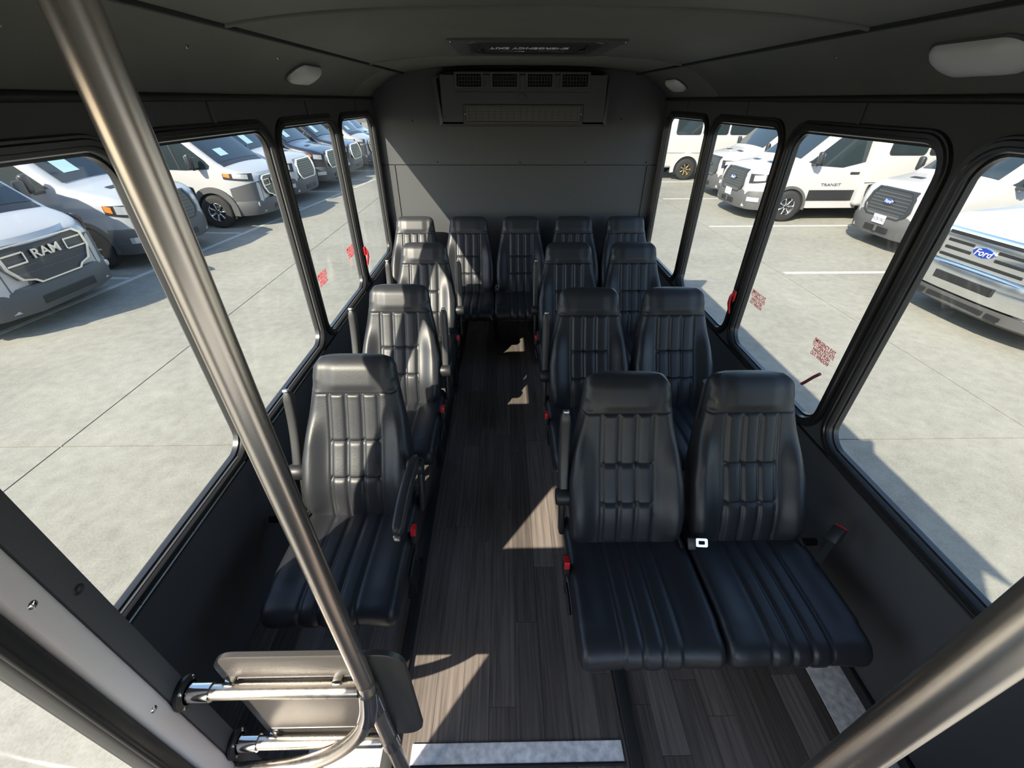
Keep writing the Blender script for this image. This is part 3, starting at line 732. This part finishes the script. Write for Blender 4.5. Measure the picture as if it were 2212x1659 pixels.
TR_TOP = [(0, .90), (.02, 1.0), (.06, 1.06), (.14, 1.12), (.35, 1.20), (.7, 1.27), (1.0, 1.34), (1.12, 1.42), (1.85, 2.06), (2.05, 2.17), (2.4, 2.24), (3.2, 2.27), (5.6, 2.27)]
RM_TOP = [(0, 1.0), (.03, 1.08), (.08, 1.12), (.2, 1.17), (.45, 1.25), (.60, 1.30), (.70, 1.37), (1.55, 2.10), (1.8, 2.30), (2.2, 2.42), (3.2, 2.45), (5.6, 2.45)]
ES_TOP = [(0, 1.10), (.03, 1.22), (.08, 1.27), (.25, 1.31), (1.1, 1.40), (1.3, 1.45), (1.45, 1.53), (2.1, 2.05), (2.3, 2.10), (2.8, 2.14), (5.6, 2.14)]
STN = [0, .01, .03, .06, .1, .16, .22, .3, .4, .5, .6, .75, .9, 1.0, 1.12, 1.3, 1.5, 1.7, 1.85, 1.95, 2.05, 2.2, 2.4, 2.8, 3.4, 4.2, 5.0, 5.5, 5.6]
ME_TYRE = MB().lathe([(.20, -.11), (.31, -.115), (.35, -.10), (.365, -.06), (.365, .06), (.35, .10), (.31, .115), (.20, .11), (.19, .06)], 32, lambda r, a, h: (r*math.cos(a), h, r*math.sin(a))).mesh('tyre', M['tyre'], 50)
def rim_mesh():
    m = MB(); f = lambda r, a, h: (r*math.cos(a), -h, r*math.sin(a))
    m.lathe([(.205, .10), (.195, .105), (.185, .085), (.18, .03)], 28, f); m.lathe([(0, .085), (.05, .088), (.06, .06)], 16, f)
    for k in range(7):
        a = 2*PI*k/7; m.rbox((.115*math.cos(a), -.075, .115*math.sin(a)), (.15, .02, .035), .006, 1, Matrix.Rotation(-a, 3, 'Y'))
    return m.mesh('rim', M['carchrome'], 50)
ME_RIM = rim_mesh()
ME_HUB = MB().lathe([(.19, .02), (0, .02)], 20, lambda r, a, h: (r*math.cos(a), -h, r*math.sin(a))).mesh('brake_disc', M['dark'])
def wheel(par, x, y, side):
    t = put('tyre', ME_TYRE, par, (x, side*y, .365)); 
    r = put('rim', ME_RIM, t); h = put('brake_disc', ME_HUB, t)
    if side > 0: t.rotation_euler.z = PI
def arch(par, x, w, side, m, r0=.40, r1=.50, th=.03):
    A = [(-.18+k*(PI+.36)/20) for k in range(21)]
    po = [(x+r1*math.cos(a), max(.20, .365+r1*math.sin(a))) for a in A]+[(x+r0*math.cos(a), max(.20, .365+r0*math.sin(a))) for a in reversed(A)]
    MB().prism(po, lambda u, v, q: (u, side*(w+q), v), -.03, th).build('wheel_arch', m, par, 40)
    MB().lathe([(0, .004), (r0+.01, .004), (r0+.01, -.04)], 28, lambda r, a, h: (x+r*math.cos(a), side*(w+h), max(.2, .365+r*math.sin(a)))).build('wheel_well', M['dark'], par)
def bumper(par, s, m, z0=.30, z1=.74, d1=.62, prot=.05, name='bumper'):
    L = []
    D = [d1-(d1)*k/12 for k in range(13)]
    path = [(-d, s.half(d, .6)+prot*.45, 0) for d in D]
    path += [(prot, y, 0) for y in [s.half(0, .6)*k/4 for k in (3, 2, 1, 0)]]
    path = path+[(p[0], -p[1], 0) for p in reversed(path[:-1])]
    prof = [(-.06, z0), (-.015, z0), (0, z0+.06), (.012, (z0+z1)/2), (0, z1-.03), (-.02, z1), (-.08, z1)]
    for dx, z in prof:
        row = []
        for i, p in enumerate(path):
            a = path[max(0, i-1)]; b = path[min(len(path)-1, i+1)]; t = Vector((b[0]-a[0], b[1]-a[1], 0)).normalized(); n = Vector((-t.y, t.x, 0))
            if n.dot(Vector((p[0]+.8, p[1], 0))) < 0: n = -n
            row.append((p[0]+n.x*dx, p[1]+n.y*dx, z))
        L.append(row)
    return MB().loops(L, False).build(name, m, par, 50)
def mirror(par, s, side, d=1.05, z=1.38, m='grille', hgt=.34):
    y = side*(s.half(d, z)); 
    a = MB().rbox((-d-.02, y+side*.20, z+.10), (.10, .13, hgt*.8), .04, 3).build('mirror', M[m], par, 40)
    MB().rbox((-d-.072, y+side*.20, z+.10), (.006, .10, hgt*.8-.07), .02).build('mirror_glass', M['carchrome'], a, 40)
    MB().tube([(-d, y-side*.02, z-.05), (-d, y+side*.18, z-.05)], .03, 8).build('mirror_arm', M[m], a, 60)
def emblem(par, x, z, w, tilt=0, txt='Ford'):
    e = MB().lathe([(0, .014), (w*.9, .012), (w, .006), (w, -.01)], 28, lambda r, a, h: (x+h+r*.42*math.sin(a)*-math.tan(tilt), r*math.cos(a), z+.42*r*math.sin(a))).build('emblem', M['carchrome'], par, 40)
    f = MB().lathe([(0, .018), (w*.88, .017), (w*.9, .010)], 28, lambda r, a, h: (x+h+r*.42*math.sin(a)*-math.tan(tilt), r*math.cos(a), z+.42*r*math.sin(a))).build('badge_field', M['blue'], e, 40)
    t = put('lettering', text_mesh(txt, w*.72, M['white'], .001, shear=.3), e, (x+.020, 0, z-.002)); orient(t, (0, 1, 0), (-math.sin(tilt), 0, math.cos(tilt)))
    return e
def plate(par, x, z, txt):
    p = MB().rbox((x, 0, z), (.012, .31, .16), .003).build('licence_plate', M['plate'], par)
    if txt:
        t = put('plate_number', text_mesh(txt, .085, M['darktext'], .001, bold=.001), p, (x+.0075, 0, z-.005)); orient(t, (0, 1, 0), (0, 0, 1))
def headlamp(par, s, z0, z1, d0, d1, m='lamp', amber=True):
    for sd in (-1, 1):
        h = patch(lambda u, v: s.sd(d0+(d1-d0)*u, z0+.03*u+(z1-z0)*(v*(1-.35*u)+.25*u), sd, .012), 8, 3); o = h.build('headlamp', M['grille'], par, 50)
        patch(lambda u, v: s.sd(d0+(d1-d0)*(.12+.5*u), z0+.025+.03*u+(z1-z0)*(.15+.6*v), sd, .020), 5, 3).build('lamp_lens', M['lamp'], o, 50)
        if amber: patch(lambda u, v: s.sd(d0+(d1-d0)*(.72+.24*u), z0+.05+.03*u+(z1-z0)*(.25+.45*v), sd, .020), 3, 2).build('side_marker', M['amber'], o, 50)

def transit_front(par, s, paint, emb=True, ptxt=None, chrome=False, sheet=False, blue=True):
    patch(lambda u, v: s.tp(1.10+(1.93-1.10)*v, -.86+1.72*u, .010), 10, 6).build('windshield', M['carglass'], par, 50)
    if sheet: patch(lambda u, v: s.tp(1.22+.26*v, -.62+.34*u, .016), 3, 2).build('price_sheet', M['paper'], par)
    for sd in (-1, 1):
        polypatch(s, [(1.22, 1.36), (1.30, 1.40), (1.92, 1.93), (2.55, 2.0), (2.62, 1.95), (2.62, 1.36), (2.1, 1.24), (1.5, 1.28)], sd).build('side_window', M['carglass'], par)
        patch(lambda u, v: s.tp(.62+.10*v, sd*(.22+.30*u), .006), 3, 2).build('hood_vent', M['grille'], par)
        MB().box((-2.45, sd*(s.half(2.4, 1.15)+.008), 1.12), (.22, .02, .045)).build('door_handle', M['grille'], par)
        mirror(par, s, sd, 1.32, 1.36)
        wheel(par, -.98, s.W-.05, sd); arch(par, -.98, s.W, sd, M['cladding'], .41, .47, .04)
    g = [(.50, .02), (.56, .12), (.52, .34), (.42, .46), (-.42, .46), (-.52, .34), (-.56, .12), (-.50, .02), (-.40, -.05), (.40, -.05)]
    tl = .17
    G = lambda u, v, q: (.012+q-v*math.tan(tl), u, .68+v)
    gr = MB().prism(g, G, -.08, .03).build('grille', M['grille'], par)
    gi = [(u*.90, .19+(v-.19)*.88) for u, v in g]
    MB().prism(g, lambda u, v, q: (.04+q-v*math.tan(tl), u, .68+v), 0, 0).v
    L = [[G(u*k, .2+(v-.2)*k, q) for u, v in g] for k, q in ((1.04, .02), (1.04, .04), (.95, .044), (.93, .03))]
    MB().loops(L).build('grille_surround', M['carchrome'] if chrome else M['grille'], gr, 30)
    for k in range(7): MB().box((.012+.036-(.02+.06*k)*math.tan(tl), 0, .70+.06*k), (.012, .92 if 0 < k < 6 else .80, .016)).build('grille_bar', M['cladding'], gr)
    if blue: emblem(gr, .075-.24*math.tan(tl), .92, .115, tl)
    bumper(par, s, M['cladding'], .27, .70, .56)
    for sd in (-1, 1):
        patch(lambda u, v: s.sd(.03+.22*u, .46+.10*v, sd, .058), 4, 2).build('fog_lamp', M['lamp'], par)
    MB().rbox((.062, 0, .40), (.03, .62, .10), .01).build('lower_intake', M['dark'], par); MB().rbox((.074, 0, .40), (.02, .07, .11), .01).build('intake_divider', M['cladding'], par)
    headlamp(par, s, .86, 1.08, .02, .46)
    if ptxt is not None: plate(par, .075, .58, ptxt)

def transit_van(name, loc, rz, paint, label, group, ptxt=None, chrome=False, sheet=False, blue=True, cutaway=False):
    s = Shape(TR_TOP, 1.0, 5.6); r = empty(name, loc, rz); tag(r, label, 'van', group)
    st = [d for d in STN if not cutaway or d <= 2.8]
    s.body(None, st).build('body', M[paint], r, 40)
    transit_front(r, s, paint, True, ptxt, chrome, sheet, blue)
    if not cutaway:
        for sd in (-1, 1):
            for a, b in ((2.78, 3.95), (4.05, 5.2)):
                polypatch(s, [(a+.05, 1.38), (a, 1.45), (a, 1.92), (a+.05, 1.98), (b-.05, 1.98), (b, 1.92), (b, 1.45), (b-.05, 1.38)], sd).build('side_window', M['carglass'], r)
            wheel(r, -4.6, s.W-.05, sd); arch(r, -4.6, s.W, sd, M['cladding'], .41, .47, .04)
            polypatch(s, [(1.5, .45), (1.5, .62), (4.1, .62), (4.1, .45)], sd, .015).build('side_moulding', M['cladding'], r)
    return r, s

def ram_van(name, loc, rz, label, group, sheet=True, paint='paint'):
    s = Shape(RM_TOP, 1.02, 5.6, .62, .32, .60); r = empty(name, loc, rz); tag(r, label, 'van', group)
    s.body(None, STN).build('body', M[paint], r, 40)
    patch(lambda u, v: s.tp(.70+(1.62-.70)*v, -.90+1.80*u, .010), 10, 6).build('windshield', M['carglass'], r, 50)
    patch(lambda u, v: s.tp(.60+.10*v, -.88+1.76*u, .006), 8, 2).build('cowl', M['grille'], r, 50)
    patch(lambda u, v: s.tp(.80+.16*v, -.55+.34*u, .016), 3, 2).build('price_sheet', M['paper'], r)
    for sd in (-1, 1):
        polypatch(s, [(.84, 1.34), (.92, 1.44), (1.55, 1.98), (2.2, 2.08), (2.40, 2.02), (2.50, 1.7), (2.40, 1.40), (2.10, 1.27), (1.4, 1.25), (.88, 1.27)], sd).build('side_window', M['carglass'], r)
        polypatch(s, [(1.50, 1.26), (1.535, 1.26), (1.70, 2.03), (1.665, 2.03)], sd, .016).build('window_divider', M['grille'], r)
        MB().rbox((-2.52, sd*(s.half(2.5, 1.1)+.01), 1.08), (.16, .03, .26), .03).build('door_handle', M['grille'], r, 40)
        MB().box((-2.66, sd*(s.half(2.6, 1.0)+.002), 1.1), (.012, .01, 1.5)).build('door_gap', M['cladding'], r)
        polypatch(s, [(1.55, .42), (1.55, .60), (2.2, .60), (2.2, .42)], sd, .015).build('side_moulding', M['grille'], r)
        polypatch(s, [(2.85, 1.45), (2.85, 2.05), (3.9, 2.05), (3.9, 1.45)], sd).build('side_window', M['carglass'], r)
        mirror(r, s, sd, 1.10, 1.34, 'grille', .38)
        wheel(r, -.98, s.W-.05, sd); arch(r, -.98, s.W, sd, M['cladding'], .42, .54, .055); wheel(r, -4.7, s.W-.05, sd); arch(r, -4.7, s.W, sd, M['cladding'], .42, .54, .055)
        patch(lambda u, v: s.sd(.0+.52*u, .42+(.57-.12*u)*v, sd, .022), 10, 5).build('bumper_corner', M['cladding'], r, 50)
        MB().lathe([(0, .03), (.045, .025), (.055, 0)], 14, lambda q, a, h: (-.06+h*.6, sd*(s.half(.06, .5)+.03+h*.6)+q*math.cos(a)*.7*sd, .50+q*math.sin(a))).build('fog_lamp', M['lamp'], r, 50)
    bumper(r, s, M['cladding'], .27, .60, .60, .07)
    patch(lambda u, v: (.03-.10*v*v-.20*abs(2*u-1)**3.0, -.78+1.56*u, .55+.48*v), 16, 4).build('fascia', M['cladding'], r, 50)
    tl = .12
    G = lambda u, v, q: (.02+q-v*math.tan(tl), u, .63+v)
    g = [(.36, .02), (.50, .06), (.60, .22), (.60, .40), (.52, .46), (-.52, .46), (-.60, .40), (-.60, .22), (-.50, .06), (-.36, .02), (-.30, -.03), (.30, -.03)]
    gr = MB().prism(g, G, -.08, .04).build('grille', M['grille'], r)
    L = [[G(u*k, .22+(v-.22)*k, q) for u, v in g] for k, q in ((1.0, .03), (1.0, .062), (.93, .062), (.93, .03))]
    MB().loops(L).build('grille_surround', M['carchrome'], gr, 30)
    for sd in (-1, 1):
        for v in (.24, .36): MB().box(G(sd*.42, v, .052), (.02, .26, .020)).build('grille_bar', M['carchrome'], gr)
        MB().box(G(sd*.29, .30, .052), (.02, .020, .12)).build('grille_bar', M['carchrome'], gr)
    for v in (.12, .20, .28, .36): MB().box(G(0, v, .042), (.006, 1.02, .012)).build('grille_bar', M['cladding'], gr)
    t = put('lettering', text_mesh('RAM', .155, M['carchrome'], .008, bold=.004, sx=1.25), gr, G(0, .30, .062)); orient(t, (0, 1, 0), (-math.sin(tl), 0, math.cos(tl)))
    patch(lambda u, v: (.04-.07*v-.20*abs(2*u-1)**2.4, -.72+1.44*u, 1.06+.09*v), 14, 2).build('brow', M[paint], r, 50)
    MB().rbox((.075, 0, .40), (.03, .8, .10), .01).build('lower_intake', M['dark'], r)
    headlamp(r, s, 1.00, 1.17, .05, .60)
    return r, s

def bus_box(par, x0, x1, W, z0, z1, wins, sd_list=(-1, 1)):
    """box coach body from x=-x0 to -x1"""
    MB().rbox((-(x0+x1)/2, 0, (z0+z1)/2), (x1-x0, 2*W, z1-z0), .10, 3).build('coach_body', M['whitebus'], par, 40)
    for sd in sd_list:
        for a, b in wins:
            w = MB().prism(rrect((a+b)/2, 1.98, (b-a)/2, .46, .08, 4), lambda u, v, q: (-u, sd*(W+q), v), -.02, .012).build('coach_window', M['grille'], par)
            MB().prism(rrect((a+b)/2, 1.98, (b-a)/2-.03, .43, .06, 4), lambda u, v, q: (-u, sd*(W+q), v), .0, .016).build('pane', M['carglass'], w)
        MB().rbox((-(x0+x1)/2, sd*(W+.01), .95), (x1-x0-.05, .02, .03), .006).build('rub_rail', M['whitebus'], par)

# left row (noses towards the coach)
def lpos(u_x, y): return (u_x, y, GZ)
ROWL = -.03
GL_ = 'parked vans in the row on the left'; GR_ = 'parked vans in the row on the right'
ram_van('cargo_van', lpos(-6.12, 5.75), ROWL, 'white van lettered RAM nearest on the left, cut by the picture edge', GL_)
transit_van('passenger_van', lpos(-6.30, 8.70), ROWL, 'silver', 'silver-white van with windscreen price sheet behind the steel pole', GL_, '', False, True, True)
ram_van('cargo_van', lpos(-5.78, 11.75), ROWL, 'white van lettered RAM seen whole through the second left window', GL_)
transit_van('passenger_van', lpos(-6.00, 14.35), ROWL, 'paint', 'white van with black grille between the lettered van and the black vans', GL_, None, True, True, False)
transit_van('passenger_van', lpos(-5.98, 16.85), ROWL, 'paintblk', 'nearer of the black vans through the third left window', GL_, None, True, True, False)
transit_van('passenger_van', lpos(-5.93, 19.35), ROWL, 'paintblk', 'farther of the black vans through the third left window', GL_, None, True, True, False)
ram_van('cargo_van', lpos(-5.93, 21.9), ROWL, 'far white van through the rear left window', GL_)
transit_van('passenger_van', lpos(-6.05, 24.4), ROWL, 'paintblk', 'farthest black van at the end of the left row', GL_, None, True, True, False)

# right row (noses towards the coach)
transit_van('passenger_van', (7.75, 9.0, GZ), PI+.02, 'paint', 'white van with licence plate next to the chrome-grilled van on the right', GR_, '9CB1062')
cw, cs = transit_van('cutaway_bus', (6.10, 12.3, GZ), PI+.02, 'paint', 'white cutaway shuttle bus with coach body on the right', GR_, 'X', False, False, True, True)
cw['category'] = 'bus'
bus_box(cw, 2.62, 7.6, 1.17, .38, 2.78, [(2.95, 3.85), (3.92, 4.82), (4.89, 5.79), (5.86, 6.7)])
for sd in (-1, 1):
    polypatch(cs, [(1.45, .50), (1.45, .74), (2.6, .74), (2.6, .50)], sd, .015).build('side_moulding', M['grille'], cw)
    wheel(cw, -6.2, 1.12, sd); arch(cw, -6.2, 1.17, sd, M['whitebus'], .44, .52, .03)
    MB().box((-3.9, sd*1.172, .62), (1.5, .02, .22)).build('skirt_vent', M['grille'], cw)
    t = put('lettering', text_mesh('TRANSIT', .085, M['darktext'], .002, sx=1.5), cw, (-1.95, sd*(cs.half(2, .85)+.01), .86)); orient(t, (-sd*-1*-1, 0, 0) if False else (sd*-1, 0, 0), (0, 0, 1))
transit_van('passenger_van', (6.60, 15.1, GZ), PI+.02, 'paint', 'far white van on the right beyond the shuttle bus', GR_, '')
# rear end of a white coach
wb = empty('shuttle_bus', (5.75, 19.3, GZ)); tag(wb, 'far white shuttle bus with gold wheel hub at the end of the right row', 'bus')
bus_box(wb, -7.5, 0, 1.2, .42, 2.9, [(-1.55, -.62), (-2.55, -1.62), (-3.55, -2.62), (-4.55, -3.62)])
M['gold'] = mat('gold_hub', (.62, .50, .28), .3, 1)
for sd in (-1, 1):
    t = put('tyre', ME_TYRE, wb, (1.2, sd*1.16, .365)); rr = put('rim', ME_RIM.copy(), t); rr.data.materials.clear(); rr.data.materials.append(M['gold']); put('brake_disc', ME_HUB, t)
    if sd > 0: t.rotation_euler.z = PI
    arch(wb, 1.2, 1.2, sd, M['whitebus'], .46, .58, .05)

# chrome-grilled van, nearest on the right
es = Shape(ES_TOP, 1.0, 5.6, .38, .34, .80); er = empty('shuttle_van', (6.15, 5.3, GZ), PI+.03); tag(er, 'white van with big chrome bar grille nearest on the right', 'van', GR_)
es.body(None, STN).build('body', M['paint'], er, 40)
patch(lambda u, v: es.tp(1.42+(2.12-1.42)*v, -.88+1.76*u, .010), 10, 6).build('windshield', M['carglass'], er, 50)
for sd in (-1, 1):
    polypatch(es, [(1.6, 1.40), (2.2, 1.95), (2.9, 2.0), (2.9, 1.35), (1.7, 1.33)], sd).build('side_window', M['carglass'], er)
    mirror(er, es, sd, 1.62, 1.38, 'grille'); wheel(er, -.95, .95, sd); arch(er, -.95, 1.0, sd, M['paint'], .42, .48, .04); wheel(er, -4.5, .95, sd); arch(er, -4.5, 1.0, sd, M['paint'], .42, .48, .04)
gb_ = MB().rbox((.015, 0, .99), (.10, 1.86, .42), .03).build('grille', M['carchrome'], er, 40)
for z, h in ((1.135, .055), (1.035, .05), (.94, .05), (.845, .045)):
    for a, b in ((-.52, -.16), (.16, .52)) if z in (1.035, .94) else ((-.55, .55),): MB().box((.058, (a+b)/2, z), (.03, b-a, h*.72)).build('grille_slot', M['dark'], gb_)
for sd in (-1, 1):
    MB().rbox((.062, sd*.62, .99), (.03, .085, .30), .012).build('grille_slot', M['dark'], gb_); 
    MB().rbox((-.0, sd*.80, .99), (.11, .22, .32), .04).build('headlamp', M['lamp'], er, 40); MB().rbox((-.06, sd*.93, .99), (.12, .06, .30), .02).build('side_marker', M['amber'], er, 40)
emblem(gb_, .068, .99, .155)
bp = MB(); L = []
for z, x in ((.40, .02), (.44, .10), (.55, .135), (.66, .135), (.75, .12), (.78, .06)):
    L.append([(x-.16*abs(t)**3, t*1.02, z) for t in [-1+k/8 for k in range(17)]]+[(x-.20-.16*abs(t)**3, t*1.0, z) for t in [1-k/8 for k in range(17)]])
bpo = bp.loops(L, True, True, True).build('bumper', M['carchrome'], er, 40)
MB().box((.138, 0, .61), (.02, .80, .10)).build('bumper_intake', M['dark'], bpo)
va = MB(); va.loops([[(x-.16*abs(t)**3, t*1.0, z) for t in [-1+k/8 for k in range(17)]]+[(x-.2-.16*abs(t)**3, t*.98, z) for t in [1-k/8 for k in range(17)]] for z, x in ((.24, .03), (.28, .09), (.41, .10))], True, True, True)
vao = va.build('air_dam', M['cladding'], er, 40)
for y0, y1 in ((-.62, -.45), (-.40, .40), (.45, .62)): MB().box((.096, (y0+y1)/2, .345), (.012, y1-y0, .05)).build('air_dam_slot', M['dark'], vao)
